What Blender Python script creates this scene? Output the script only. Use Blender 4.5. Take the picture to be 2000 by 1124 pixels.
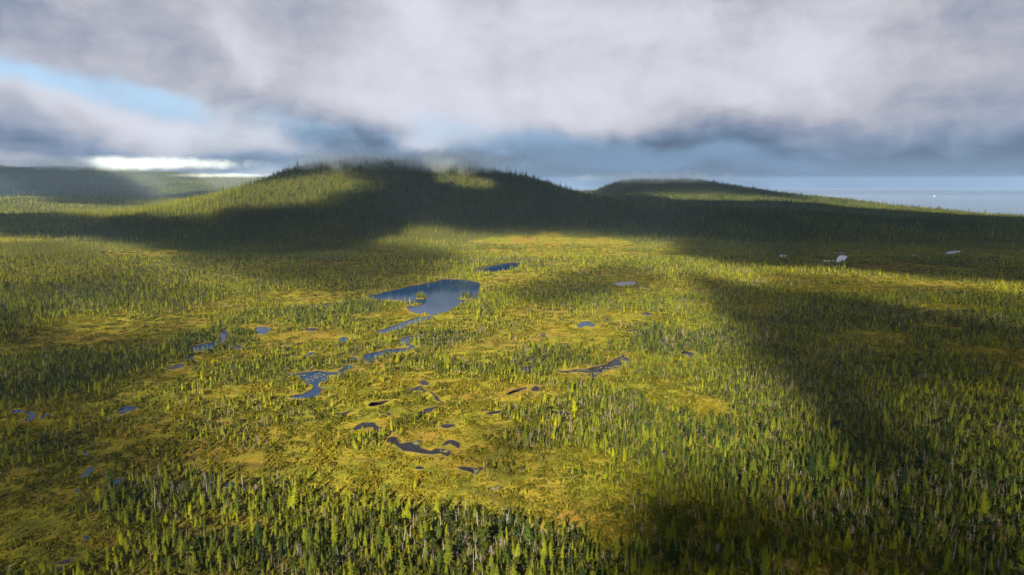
import bpy, bmesh, math, random
import numpy as np
from mathutils import Vector, Euler, Matrix

for o in list(bpy.data.objects):
    bpy.data.objects.remove(o, do_unlink=True)
SC = bpy.context.scene
COL = SC.collection
R = math.radians

# ------------------------------------------------------------------ camera
CAM_Z = 120.0                      # drone height above the bog (bog level is z = 0)
FOC = 1351.0                       # focal length in pixels of a 2000 px wide frame
PITCH = math.atan(200 / FOC)
cam = bpy.data.cameras.new('camera')
cam.sensor_width = 36; cam.lens = 36 * FOC / 2000
cam.clip_start = 1; cam.clip_end = 200000
camo = bpy.data.objects.new('camera', cam); COL.objects.link(camo)
camo.location = (0, 0, CAM_Z); camo.rotation_euler = (math.pi / 2 - PITCH, 0, 0)
SC.camera = camo

def ray(px, py):
    dx, dv = (px - 1000) / FOC, (562 - py) / FOC
    return np.array([dx, math.cos(PITCH) + dv * math.sin(PITCH), -math.sin(PITCH) + dv * math.cos(PITCH)])
def G(px, py):                     # a spot on the flat bog (metres)
    d = ray(px, py); t = CAM_Z / -d[2]
    return np.array([d[0] * t, d[1] * t])
def project(x, y, z):
    yy = y * math.cos(PITCH) - (z - CAM_Z) * math.sin(PITCH)
    zz = y * math.sin(PITCH) + (z - CAM_Z) * math.cos(PITCH)
    return 1000 + FOC * x / yy, 562 - FOC * zz / yy
def AE(px, py):                    # azimuth, elevation of a sky spot
    d = ray(px, py); d = d / np.linalg.norm(d)
    return math.atan2(d[0], d[1]), math.asin(d[2])

# ------------------------------------------------------------------ light
SUN_EL = 24.0
SH_AZ = 13.0                       # shadows run away from the camera, 13 degrees to the right
shd = np.array([math.sin(R(SH_AZ)), math.cos(R(SH_AZ))])
sun = bpy.data.lights.new('sun', 'SUN'); sun.energy = 5.0; sun.angle = R(0.55); sun.color = (1.0, 0.86, 0.62)
suno = bpy.data.objects.new('sun', sun); COL.objects.link(suno)
sdir = Vector((shd[0] * math.cos(R(SUN_EL)), shd[1] * math.cos(R(SUN_EL)), -math.sin(R(SUN_EL))))
suno.rotation_euler = sdir.to_track_quat('-Z', 'Y').to_euler()
suno.location = (-300, -1200, 800)

SC.render.engine = 'CYCLES'
SC.view_settings.view_transform = 'Standard'; SC.view_settings.look = 'None'
SC.view_settings.exposure = 2.4; SC.view_settings.gamma = 1.0
SC.view_settings.use_curve_mapping = False
cy = SC.cycles
cy.max_bounces = 4; cy.diffuse_bounces = 1; cy.glossy_bounces = 2; cy.transmission_bounces = 2
cy.volume_bounces = 1; cy.transparent_max_bounces = 8
cy.use_denoising = True; cy.denoiser = 'OPENIMAGEDENOISE'; cy.denoising_prefilter = 'NONE'
cy.use_adaptive_sampling = False
cy.sample_clamp_indirect = 4.0
cy.caustics_reflective = False; cy.caustics_refractive = False
cy.volume_max_steps = 256

# ------------------------------------------------------------------ node helper
class NT:
    def __init__(s, tree): s.t = tree; s.t.nodes.clear()
    def n(s, typ, **kw):
        nd = s.t.nodes.new(typ)
        for k, v in kw.items():
            if k == 'ins':
                for i, val in v.items():
                    if isinstance(val, bpy.types.NodeSocket): s.t.links.new(val, nd.inputs[i])
                    else: nd.inputs[i].default_value = val
            else: setattr(nd, k, v)
        return nd
    def m(s, op, a, b=0.0, c=0.0, clamp=False):
        nd = s.t.nodes.new('ShaderNodeMath'); nd.operation = op; nd.use_clamp = clamp
        for i, v in enumerate((a, b, c)):
            if isinstance(v, bpy.types.NodeSocket): s.t.links.new(v, nd.inputs[i])
            else: nd.inputs[i].default_value = v
        return nd.outputs[0]
    def mix(s, f, a, b, blend='MIX'):
        nd = s.t.nodes.new('ShaderNodeMix'); nd.data_type = 'RGBA'; nd.blend_type = blend
        for i, v in ((0, f), (6, a), (7, b)):
            if isinstance(v, bpy.types.NodeSocket): s.t.links.new(v, nd.inputs[i])
            elif i == 0: nd.inputs[0].default_value = v
            else: nd.inputs[i].default_value = (*v, 1)
        return nd.outputs[2]
    def noise(s, vec, scale, detail=3, rough=0.5, dist=0.0, dim='3D'):
        nd = s.n('ShaderNodeTexNoise', noise_dimensions=dim, ins={'Scale': scale, 'Detail': detail, 'Roughness': rough, 'Distortion': dist})
        if vec is not None: s.t.links.new(vec, nd.inputs['Vector'])
        return nd.outputs['Fac']
    def ramp(s, f, lo, hi, a=0.0, b=1.0, smooth=True):
        nd = s.n('ShaderNodeMapRange', ins={0: f, 1: lo, 2: hi, 3: a, 4: b})
        nd.interpolation_type = 'SMOOTHSTEP' if smooth else 'LINEAR'; nd.clamp = True
        return nd.outputs[0]
    def link(s, a, b): s.t.links.new(a, b)

# ------------------------------------------------------------------ world: blue sky behind a soft broken cloud cover
EXPO = 2.0 ** SC.view_settings.exposure
world = bpy.data.worlds.new('World'); SC.world = world; world.use_nodes = True
world.cycles.sampling_method = 'MANUAL'; world.cycles.sample_map_resolution = 256
w = NT(world.node_tree)
STR = 0.1
sky = w.n('ShaderNodeTexSky', sky_type='NISHITA', sun_disc=False)
sky.sun_elevation = R(SUN_EL); sky.sun_rotation = R(180 + SH_AZ)
sky.air_density = 1.0; sky.dust_density = 0.1; sky.ozone_density = 3.0
tc = w.n('ShaderNodeTexCoord'); gen = tc.outputs['Generated']
sp = w.n('ShaderNodeSeparateXYZ', ins={0: gen})
az = w.m('ARCTAN2', sp.outputs[0], sp.outputs[1]); el = w.m('ARCSINE', sp.outputs[2])
ae = w.n('ShaderNodeCombineXYZ', ins={0: az, 1: el}).outputs[0]
# the cover is a layer overhead: coordinates on a plane above the land, stretched towards the horizon
zc = w.m('ADD', w.m('MAXIMUM', sp.outputs[2], 0.0), 0.16)
pl = w.n('ShaderNodeCombineXYZ', ins={0: w.m('DIVIDE', sp.outputs[0], zc), 1: w.m('DIVIDE', sp.outputs[1], zc)}).outputs[0]
wn = w.n('ShaderNodeTexNoise', ins={'Scale': 6.0, 'Detail': 3.0, 'Roughness': 0.5}); w.link(ae, wn.inputs['Vector'])
warp = w.n('ShaderNodeVectorMath', operation='MULTIPLY_ADD')
w.link(wn.outputs['Color'], warp.inputs[0]); warp.inputs[1].default_value = (0.16, 0.10, 0); warp.inputs[2].default_value = (-0.08, -0.05, 0)
wadd = w.n('ShaderNodeVectorMath', operation='ADD'); w.link(ae, wadd.inputs[0]); w.link(warp.outputs[0], wadd.inputs[1])
aew = wadd.outputs[0]
def blob(px, py, rx, ry, ang=0.0, vec=None):
    a, e = AE(px, py)
    mp = w.n('ShaderNodeMapping', vector_type='TEXTURE')
    w.link(vec or aew, mp.inputs['Vector'])
    mp.inputs['Location'].default_value = (a, e, 0); mp.inputs['Rotation'].default_value = (0, 0, R(ang)); mp.inputs['Scale'].default_value = (rx / FOC, ry / FOC, 1)
    ln = w.n('ShaderNodeVectorMath', operation='DOT_PRODUCT'); w.link(mp.outputs[0], ln.inputs[0]); w.link(mp.outputs[0], ln.inputs[1])
    return w.m('POWER', 0.3679, ln.outputs['Value'])   # exp(-r^2)
def total(base, items):
    v = base
    for s_, b_ in items:
        v = w.m('MULTIPLY_ADD', b_, s_, v)
    return v
fb = w.noise(pl, 1.1, 4, 0.55, 0.5)
fb2 = w.noise(pl, 3.2, 3, 0.55, 0.4)
bmp = w.n('ShaderNodeMapping'); w.link(aew, bmp.inputs[0]); bmp.inputs['Rotation'].default_value = (0, 0, R(32)); bmp.inputs['Scale'].default_value = (1.0, 1.45, 1.0)
bil = w.noise(bmp.outputs[0], 7.5, 5, 0.52, 0.15)
fine = w.noise(aew, 22.0, 5, 0.6, 0.2)
# clear gaps
gap = total(0.0, [(0.9, blob(90, 142, 210, 22, -9)), (0.6, blob(310, 180, 100, 17, -20)), (0.2, blob(30, 170, 150, 28)),
                  (0.70, blob(1200, 298, 320, 30, -4)), (0.25, blob(850, 246, 90, 24, 0)), (0.55, blob(640, 265, 140, 34, -10)),
                  (0.35, blob(1480, 300, 240, 26, -3)), (0.40, blob(1250, 325, 220, 20)), (0.35, blob(1030, 262, 120, 24)), (0.3, blob(880, 320, 300, 20))])
gap = w.m('ADD', gap, w.m('MULTIPLY', w.m('SUBTRACT', fb2, 0.5), 0.40))
gap = w.m('ADD', gap, w.m('MULTIPLY', w.m('SUBTRACT', bil, 0.5), 0.70))
gap = w.m('ADD', gap, w.m('MULTIPLY', w.m('SUBTRACT', fine, 0.5), 0.50))
gap = w.ramp(gap, 0.05, 1.1)
# light and grey of the cover
lum = total(0.49, [(0.28, blob(1180, 205, 360, 62, 3)), (0.22, blob(1120, 70, 330, 90)), (0.24, blob(800, 50, 140, 100, -35)), (0.28, blob(470, 112, 60, 46, -30)),
                   (0.22, blob(330, 235, 220, 46, -12)), (0.30, blob(540, 288, 60, 28)), (0.40, blob(865, 272, 60, 22)), (0.10, blob(1520, 60, 260, 80)),
                   (0.12, blob(700, 150, 220, 50, -28)), (0.08, blob(1800, 200, 220, 50)), (0.16, blob(250, 205, 240, 22, -10)), (0.12, blob(1830, 120, 190, 90)), (0.11, blob(300, 95, 190, 55, -15)),
                   (-0.10, blob(110, 60, 300, 60, -10)), (-0.07, blob(350, 120, 200, 40, -24)), (-0.17, blob(90, 290, 300, 26, -3)), (-0.14, blob(430, 312, 200, 20)),
                   (-0.34, blob(1800, 335, 480, 60, 0)), (-0.40, blob(1180, 312, 380, 46)), (-0.10, blob(1960, 60, 200, 160)), (-0.10, blob(1950, 260, 160, 60)),
                   (-0.30, blob(680, 272, 180, 36)), (-0.12, blob(580, 30, 90, 60, -30)), (-0.14, blob(1560, 240, 170, 30, -6)), (-0.18, blob(1000, 268, 260, 26)),
                   (0.14, blob(300, 334, 330, 9, -3)), (-0.26, blob(950, 335, 800, 30)), (0.12, blob(1320, 345, 160, 10)), (0.10, blob(1560, 350, 150, 8)), (0.14, blob(1060, 318, 60, 16))])
lum = w.m('ADD', lum, w.m('MULTIPLY', w.m('SUBTRACT', fb, 0.5), 0.34))
lum = w.m('ADD', lum, w.m('MULTIPLY', w.m('SUBTRACT', fb2, 0.5), 0.10))
lum = w.m('ADD', lum, w.m('MULTIPLY', w.m('SUBTRACT', bil, 0.5), 0.50))
lum = w.m('ADD', lum, w.m('MULTIPLY', w.m('SUBTRACT', fine, 0.5), 0.26))
lum = w.m('SMOOTH_MAX', lum, 0.12, 0.08)
lum = w.m('SMOOTH_MIN', lum, 0.80, 0.25)
ccol = w.mix(w.ramp(lum, 0.14, 0.60), (0.58, 0.82, 1.30), (0.94, 0.94, 1.05))
sc_ = w.m('MULTIPLY', lum, 1.0 / (STR * EXPO))
vm = w.n('ShaderNodeVectorMath', operation='SCALE'); w.link(ccol, vm.inputs[0]); w.link(sc_, vm.inputs['Scale'])
bl = w.n('ShaderNodeVectorMath', operation='MULTIPLY'); w.link(sky.outputs[0], bl.inputs[0]); w.link(w.mix(w.ramp(el, 0.015, 0.15), (0.026, 0.043, 0.104), (0.26, 0.288, 0.315)), bl.inputs[1])
col = w.mix(w.m('MULTIPLY', gap, 0.68), vm.outputs[0], bl.outputs[0])
bg = w.n('ShaderNodeBackground', ins={'Strength': STR}); w.link(col, bg.inputs['Color'])
wo = w.n('ShaderNodeOutputWorld'); w.link(bg.outputs[0], wo.inputs['Surface'])

# ------------------------------------------------------------------ numeric noise
def h2(ix, iy, seed):
    n = (ix.astype(np.int64) * 374761393 + iy.astype(np.int64) * 668265263 + seed * 974634777) & 0xFFFFFFFF
    n = ((n ^ (n >> 13)) * 1274126177) & 0xFFFFFFFF
    n = n ^ (n >> 16)
    return (n & 0xFFFF) / 65535.0
def vn(x, y, s, seed=0):
    x = np.asarray(x, float) / s; y = np.asarray(y, float) / s
    ix, iy = np.floor(x), np.floor(y); fx, fy = x - ix, y - iy
    ux, uy = fx * fx * (3 - 2 * fx), fy * fy * (3 - 2 * fy)
    a = h2(ix, iy, seed); b = h2(ix + 1, iy, seed); c = h2(ix, iy + 1, seed); d = h2(ix + 1, iy + 1, seed)
    return a + (b - a) * ux + (c - a) * uy + (a - b - c + d) * ux * uy
def fbm(x, y, s, seed=0, o=4):
    v = 0; amp = 0.5; tot = 0
    for i in range(o):
        v = v + amp * vn(x + 31.7 * i, y - 17.3 * i, s / 2 ** i, seed + i); tot += amp; amp *= 0.5
    return v / tot
def sst(a, b, v):
    t = np.clip((v - a) / (b - a), 0, 1); return t * t * (3 - 2 * t)

# ------------------------------------------------------------------ terrain heights
SEA_Z = -45.0
def soft_interp(v, xs, ys, k=60):
    return (np.interp(v - k, xs, ys) + 2 * np.interp(v, xs, ys) + np.interp(v + k, xs, ys)) / 4
P1 = ([-2800, -2200, -1500, -1250, -1095, -888, -800, -696, -620, -533, -430, -370, -250, -89, 60, 148, 250, 400, 600, 900, 1400, 2000],
      [10, 14, 26, 36, 48, 84, 100, 126, 156, 178, 184, 192, 177, 166, 138, 108, 84, 64, 46, 28, 12, 2])
P2 = ([200, 400, 520, 600, 660, 800, 950, 1100, 1250, 1400, 1550, 1700, 1900, 2200],
      [10, 30, 70, 116, 134, 136, 132, 134, 104, 84, 56, 40, 20, 0])
PF = ([-9000, -6600, -5500, -4100, -2600, -1500, 0, 2000], [345, 340, 315, 262, 170, 110, 45, 0])
COAST = ([-3000, 0, 2640, 3500, 4700, 6700, 9000, 11000, 14000], [3400, 2600, 1900, 2010, 2100, 2450, 2300, 700, -3000])
def height(x, y, flat=None):
    x = np.asarray(x, float); y = np.asarray(y, float)
    yc = 2000 + 60 * np.sin(x / 260.0)
    y0 = 1330 + 0.10 * np.abs(x + 350)
    up = np.clip((y - y0) / (yc - y0), 0, 1); dn = np.clip((y - yc) / 1000, 0, 1)
    prof = np.where(y < yc, np.sin(up * math.pi / 2) ** 1.7, 0.12 + 0.88 * np.cos(dn * math.pi / 2) ** 2)
    hill = soft_interp(x, *P1) * prof
    rough = (fbm(x, y, 420, 3, 4) - 0.5) * 2
    hill = hill * (1 + 0.30 * rough * (0.22 + 0.78 * (1 - np.exp(-((y - yc) / 220) ** 2))) + 0.10 * (fbm(x, y, 130, 9, 3) - 0.5))
    h = hill
    h = h + soft_interp(x, *P2, k=80) * np.exp(-((y - 4200) / 620) ** 2) * (1 + 0.10 * rough)
    h = h + 62 * np.exp(-((x - 275) / 95) ** 2 - ((y - 3000) / 260) ** 2)
    h = h + 34 * np.exp(-((x + 2350) / 800) ** 2 - ((y - 3350) / 320) ** 2) + 10 * np.exp(-((x + 2330) / 90) ** 2 - ((y - 3300) / 150) ** 2)
    h = h + soft_interp(x, *PF, k=300) * sst(4300, 7900, y) * (1 + 0.15 * rough)
    h = h + 10 * sst(1400, 3200, y) * sst(200, 900, x) + 45 * sst(3200, 6800, y) * sst(600, 1600, x)
    h = h + 12 * sst(2200, 3400, y) * sst(0, -800, x)
    h = h + 5 * (fbm(x, y, 260, 11, 3) - 0.5) * sst(1250, 1700, y)
    xc = soft_interp(y, *COAST, k=200) + 60 * (fbm(y, x * 0, 300, 5, 3) - 0.5)
    h = h - (h + 70) * sst(-60, 220, x - xc)
    h = h - (h + 70) * sst(9500, 11500, y)
    mic = 1.5 * (fbm(x, y, 46, 21, 3) - 0.5) + 2.4 * (fbm(x, y, 170, 23, 2) - 0.5)
    if flat is not None: mic = mic * (1 - flat)
    return h + mic

# ------------------------------------------------------------------ pools, traced on the bog and laid out in metres
def z1(l): return [(480 + u / 5, 600 + v / 5) for u, v in l]
def z2(l): return [(660 + u / 5, 760 + v / 5) for u, v in l]
def z3(l): return [(960 + u / 5, 600 + v / 5) for u, v in l]
def z4(l): return [(u * .24, 620 + v * .24) for u, v in l]
def z5(l): return [(u * .24, 860 + v * .24) for u, v in l]
def z6(l): return [(1480 + u * .26, 460 + v * .26) for u, v in l]
def zi(l): return l
W, D = 'water', 'peat'
PONDS = [  # (name, label, kind of water, outline)
 ('lake', 'large blue lake with two wooded islets below the big hill', W, zi([(716,578),(739,575),(760,569),(781,565),(797,560),(822,556),(848,551),(862,547),(880,546),(899,547),(920,549),(936,554),(937,560),(934,568),(934,577),(931,586),(915,589.5),(902,592),(888,600),(878,608),(856,613.5),(843,617.5),(835,612),(814,614),(799,605.5),(795,599.6),(820,597.5),(823,593),(792,592),(784,588),(760,587),(736,587),(723,583.6)])),
 ('pond', 'narrow blue pond beyond the large lake, under the sunlit strip', W, zi([(922,528),(944,523),(974,517),(995,513.4),(1014,513.4),(1018,517),(1008,523),(995,528),(974,531),(955,532),(936,531)])),
 ('stream', 'blue stream leaving the lower tip of the large lake', W, z1([(1800,95),(1700,105),(1600,130),(1530,155),(1440,185),(1380,210),(1310,230),(1280,255),(1340,262),(1430,235),(1540,218),(1560,180),(1660,160),(1790,122),(1830,102)])),
 ('stream', 'hooked blue stream winding below the lake outlet', W, z1([(1800,278),(1690,280),(1600,285),(1540,300),(1500,335),(1500,365),(1560,375),(1600,385),(1590,400),(1500,410),(1400,420),(1280,440),(1200,455),(1160,475),(1150,520),(1190,545),(1240,520),(1260,490),(1370,470),(1480,445),(1560,440),(1590,424),(1635,410),(1630,380),(1572,360),(1600,330),(1650,310),(1750,290)])),
 ('pond', 'tiny dark pond at the tail of the hooked stream', W, z1([(1010,505),(1070,490),(1120,500),(1115,525),(1060,525)])),
 ('stream', 'short S-bend of stream just above the lily pond', W, z1([(1040,565),(990,570),(950,600),(915,620),(905,650),(925,680),(950,670),(945,645),(985,620),(1035,600)])),
 ('pond', 'deep blue bent pond dotted with lily pads at the stream end', W, z1([(390,655),(480,655),(600,640),(680,630),(780,640),(900,650),(890,665),(800,680),(780,720),(720,750),(700,770),(740,800),(715,830),(690,870),(620,890),(520,895),(440,890),(490,860),(580,845),(650,800),(655,770),(600,740),(540,700),(500,670),(430,680)])),
 ('pond', 'pale blue pond by the forest edge, beside a dark slit pool', W, z1([(85,215),(150,195),(240,205),(240,235),(190,265),(130,270),(100,245)])),
 ('pool', 'dark slit pool under the forest edge near a pale pond', D, z1([(570,215),(640,208),(710,215),(690,235),(600,235)])),
 ('pond', 'small blue pond among trees above the hooked stream', W, z1([(910,320),(950,295),(1000,310),(960,340),(920,345)])),
 ('pool', 'faint grey pool in the wet meadow, smaller of two', W, z1([(345,395),(400,385),(430,400),(390,412)])),
 ('pool', 'slanting grey pool in the wet meadow, larger of two', W, z1([(565,475),(620,450),(690,440),(640,465),(590,490)])),
 ('pool', 'round dark pool at the head of a peat gully', D, z1([(1700,740),(1740,715),(1780,740),(1760,765),(1715,760)])),
 ('pool', 'thin curved peat gully crossing the sunlit bog', D, z1([(1600,810),(1650,790),(1710,780),(1740,800),(1840,850),(1900,890),(1920,930),(1885,905),(1800,843),(1720,817),(1650,814)])),
 ('pool', 'ragged brown pool below the lily pond', D, z1([(1195,965),(1240,930),(1330,930),(1400,915),(1340,950),(1260,970)])),
 ('pool', 'black sickle pool at the foot of the curved gully', D, z2([(780,230),(850,205),(920,180),(980,165),(950,200),(890,235),(800,240)])),
 ('pool', 'arched purple-brown pool on the open bog', D, z2([(140,395),(180,360),(240,335),(330,335),(370,360),(435,380),(400,415),(370,410),(350,380),(290,382),(200,402),(150,412)])),
 ('pool', 'largest purple-brown pool, forked, in the middle of the mossy clearing', D, z2([(480,510),(510,480),(580,475),(620,530),(700,515),(810,515),(790,570),(830,595),(900,610),(960,595),(1050,600),(1100,640),(1080,660),(1000,640),(900,640),(760,620),(650,600),(560,560),(500,535)])),
 ('pool', 'crescent purple-brown pool beside the forked one', D, z2([(1050,520),(1120,505),(1200,520),(1205,560),(1180,585),(1150,560),(1100,540),(1020,560)])),
 ('pool', 'streaky brown pool on the moss uphill of the arched one', D, z2([(290,160),(340,130),(490,115),(450,140),(370,160),(310,175)])),
 ('pool', 'narrow slanting brown pool below the streaky one', D, z2([(0,240),(70,230),(140,205),(100,235),(30,262),(0,262)])),
 ('pool', 'short dark pool between two rows of small conifers', D, z2([(1010,355),(1120,345),(1130,365),(1070,385),(1020,378)])),
 ('pool', 'bowl-shaped dark pool lowest in the shaded clearing', D, z2([(1180,765),(1260,770),(1330,780),(1430,765),(1390,800),(1330,840),(1280,820),(1220,800)])),
 ('pool', 'faint small pool below the forked purple-brown one', D, z2([(750,775),(800,760),(840,775),(780,790)])),
 ('pool', 'brown mud pool with pale stones in the bright moss', D, z2([(1470,970),(1540,958),(1610,965),(1580,990),(1500,1000)])),
 ('pool', 'tiny dark pool on the moss left bare of trees', D, z2([(470,240),(495,232),(525,248),(490,260)])),
 ('pool', 'brown gully pool strung with hummocks in the central bog', D, z2([(1645,60),(1700,25),(1780,10),(1790,25),(1720,45)])),
 ('pool', 'dark pool ending the hummocky gully', D, z3([(380,800),(430,775),(475,800),(440,825),(390,820)])),
 ('pool', 'hairline peat pool across the central moss', D, z2([(1430,250),(1480,230),(1600,210),(1560,235),(1480,255)])),
 ('pond', 'long slanting dark pond strewn with yellow lily pads', D, z3([(630,635),(740,625),(870,615),(1000,590),(1100,565),(1200,520),(1262,492),(1270,460),(1290,485),(1360,515),(1350,540),(1260,590),(1170,610),(1080,645),(1000,690),(960,680),(930,650),(820,640),(720,645)])),
 ('pond', 'hooked dark blue pond uphill of the long lily-pad pond', W, z3([(840,185),(870,150),(940,142),(1000,165),(1005,190),(970,195),(920,185),(860,205)])),
 ('pool', 'square black pool, upper of a pair on the central bog', D, z3([(360,485),(420,485),(425,530),(390,545),(370,520)])),
 ('pool', 'wedge-shaped dark pool, lower of a pair on the central bog', D, z3([(280,595),(340,580),(400,580),(385,620),(355,655),(310,625)])),
 ('pool', 'tiny notch of dark water above the black square pool', D, z3([(480,265),(530,270),(525,290),(495,300)])),
 ('pool', 'dark pool at the upper end of the sunlit bog', D, z3([(1455,70),(1500,50),(1560,65),(1560,85),(1500,80)])),
 ('pool', 'L-shaped dark pool near the shadow edge', D, z3([(1660,310),(1700,315),(1690,350),(1780,380),(1740,385),(1690,390),(1665,345)])),
 ('pool', 'wavy dark pool touching the shadow edge', D, z3([(1845,455),(1900,430),(1990,465),(1950,495),(1900,465)])),
 ('pool', 'slim black slit above the long lily-pad pond', D, z3([(650,370),(720,355),(780,362),(710,380),(660,385)])),
 ('pool', 'slim brown slit near the top of the sunlit bog', D, z3([(1310,230),(1400,218),(1430,235),(1360,245)])),
 ('pool', 'low curved brown pool under the pair of black pools', D, z3([(150,855),(230,810),(320,790),(330,800),(240,840),(160,865)])),
 ('pool', 'black pool at the edge of the tall dead trees', D, zi([(1074,801),(1097,804),(1117,809),(1107,815),(1082,810)])),
 ('pond', 'blue elbow-shaped pond in the lit meadow beside the forest', W, z4([(1555,265),(1600,230),(1720,205),(1800,190),(1800,130),(1830,105),(1860,130),(1820,200),(1760,225),(1720,265),(1640,285),(1570,280)])),
 ('pool', 'small blue-grey pool next to the elbow-shaped pond', W, z4([(1900,240),(1930,228),(1980,240),(1920,258)])),
 ('pool', 'dark slanting pool downhill of the elbow-shaped pond', D, z4([(1370,415),(1420,390),(1500,375),(1490,400),(1400,425)])),
 ('pool', 'little grey pool between the elbow-shaped pond and dark pool', W, z4([(1510,335),(1560,320),(1580,330),(1550,350)])),
 ('pond', 'single vivid blue pond alone among scattered conifers', W, z4([(985,745),(1040,718),(1120,735),(1090,755),(1040,765),(1000,785),(985,770)])),
 ('pond', 'branching blue pond at the very edge of the bog', W, z4([(75,765),(180,750),(240,775),(300,790),(270,825),(235,850),(215,840),(230,800),(170,780),(90,785)])),
 ('pond', 'small blue pond just beside the branching pond', W, z4([(320,820),(345,792),(400,795),(370,820),(325,835)])),
 ('pond', 'slim slanting blue pond in the shaded lower bog', W, z5([(660,295),(700,250),(750,215),(755,250),(720,290),(670,305)])),
 ('pond', 'flat dark blue pond under a row of narrow conifers', W, z5([(890,350),(930,325),(1000,318),(990,340),(940,360)])),
 ('pool', 'dot of blue water by the corner of the conifer row', W, z5([(610,415),(630,395),(650,410),(630,425)])),
 ('pool', 'dot of blue water above the slim slanting pond', W, z5([(685,105),(710,100),(725,118),(695,128)])),
 ('pool', 'neat dark oval pool at the edge of the reddish clearing', W, z5([(1830,360),(1870,340),(1920,355),(1890,378),(1840,380)])),
 ('pool', 'speck of blue water hidden in scrub', W, z5([(1540,80),(1565,72),(1570,90),(1550,95)])),
 ('pool', 'round slate-blue pool beside an orange moss patch', W, z5([(670,795),(710,785),(735,810),(700,820)])),
 ('pool', 'muddy dark pool low in the open corner, upper of two', D, z5([(440,1010),(500,985),(560,970),(570,1000),(520,1010)])),
 ('pool', 'muddy dark pool low in the open corner, lower of two', D, z5([(460,1065),(500,1035),(530,1035),(490,1075)])),
 ('pond', 'pale pond alone on the shaded plain below the dark forest', W, z6([(165,145),(200,140),(215,155),(195,168),(175,162)])),
 ('pond', 'largest silvery pond on the shaded plain', W, z6([(480,200),(500,185),(590,185),(610,150),(650,150),(675,160),(640,200),(600,208),(550,200)])),
 ('pond', 'thin silvery pond touching the largest one', W, z6([(560,130),(600,122),(650,128),(620,138)])),
 ('pond', 'thin silvery streak uphill of the largest pond', W, z6([(660,110),(720,102),(780,110),(740,120)])),
 ('pond', 'white glinting pond, first of a chain on the shaded plain', W, z6([(1140,145),(1190,138),(1225,155),(1190,160)])),
 ('pond', 'white glinting sliver, second of a chain on the shaded plain', W, z6([(1235,165),(1290,170),(1250,177)])),
 ('pond', 'bright white streak of water nearest the dark coast forest', W, z6([(1385,140),(1440,120),(1500,112),(1530,120),(1440,145)])),
 ('pond', 'outlying pale pond furthest along the shaded plain', W, z6([(1650,205),(1680,200),(1690,218)])),
 ('pond', 'low blue pond in shade uphill of the sunlit bog', D, zi([(1197,553),(1220,550),(1245,550),(1240,557),(1210,559)])),
]
def smooth_poly(pts, n=4):
    p = np.array([G(*q) for q in pts]); out = []
    k = len(p)
    for i in range(k):
        a, b, c, d = p[i - 1], p[i], p[(i + 1) % k], p[(i + 2) % k]
        for j in range(n):
            t = j / n
            out.append(0.5 * (2 * b + (c - a) * t + (2 * a - 5 * b + 4 * c - d) * t * t + (3 * b - a - 3 * c + d) * t ** 3) * 0.6 + 0.4 * (b + (c - b) * t))
    out = np.array(out)
    per = np.linalg.norm(out - np.roll(out, 1, 0), axis=1).mean()
    jx = (fbm(out[:, 0], out[:, 1], 6, 71, 2) - .5) * min(3.0, per * 2.3); jy = (fbm(out[:, 0], out[:, 1], 6, 72, 2) - .5) * min(4.5, per * 3.2)
    return out + np.stack([jx, jy], 1)
for_polys = [smooth_poly(p[3]) for p in PONDS]
def sdist(x, y, poly):                 # negative inside
    a = poly; b = np.roll(poly, -1, 0)
    best = np.full(x.shape, 1e18); ins = np.zeros(x.shape, bool)
    for (ax, ay), (bx, by) in zip(a, b):
        dx, dy = bx - ax, by - ay
        t = np.clip(((x - ax) * dx + (y - ay) * dy) / (dx * dx + dy * dy + 1e-9), 0, 1)
        best = np.minimum(best, (x - ax - t * dx) ** 2 + (y - ay - t * dy) ** 2)
        cr = (ay > y) != (by > y)
        ins ^= cr & (x < (bx - ax) * (y - ay) / (by - ay + 1e-12) + ax)
    d = np.sqrt(best)
    return np.where(ins, -d, d)
def pond_dist(x, y, far=40.0):
    out = np.full(x.shape, far)
    for p in for_polys:
        lo, hi = p.min(0) - far, p.max(0) + far
        k = np.where((x > lo[0]) & (x < hi[0]) & (y > lo[1]) & (y < hi[1]))[0]
        if len(k): out[k] = np.minimum(out[k], sdist(x[k], y[k], p))
    return out

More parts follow.
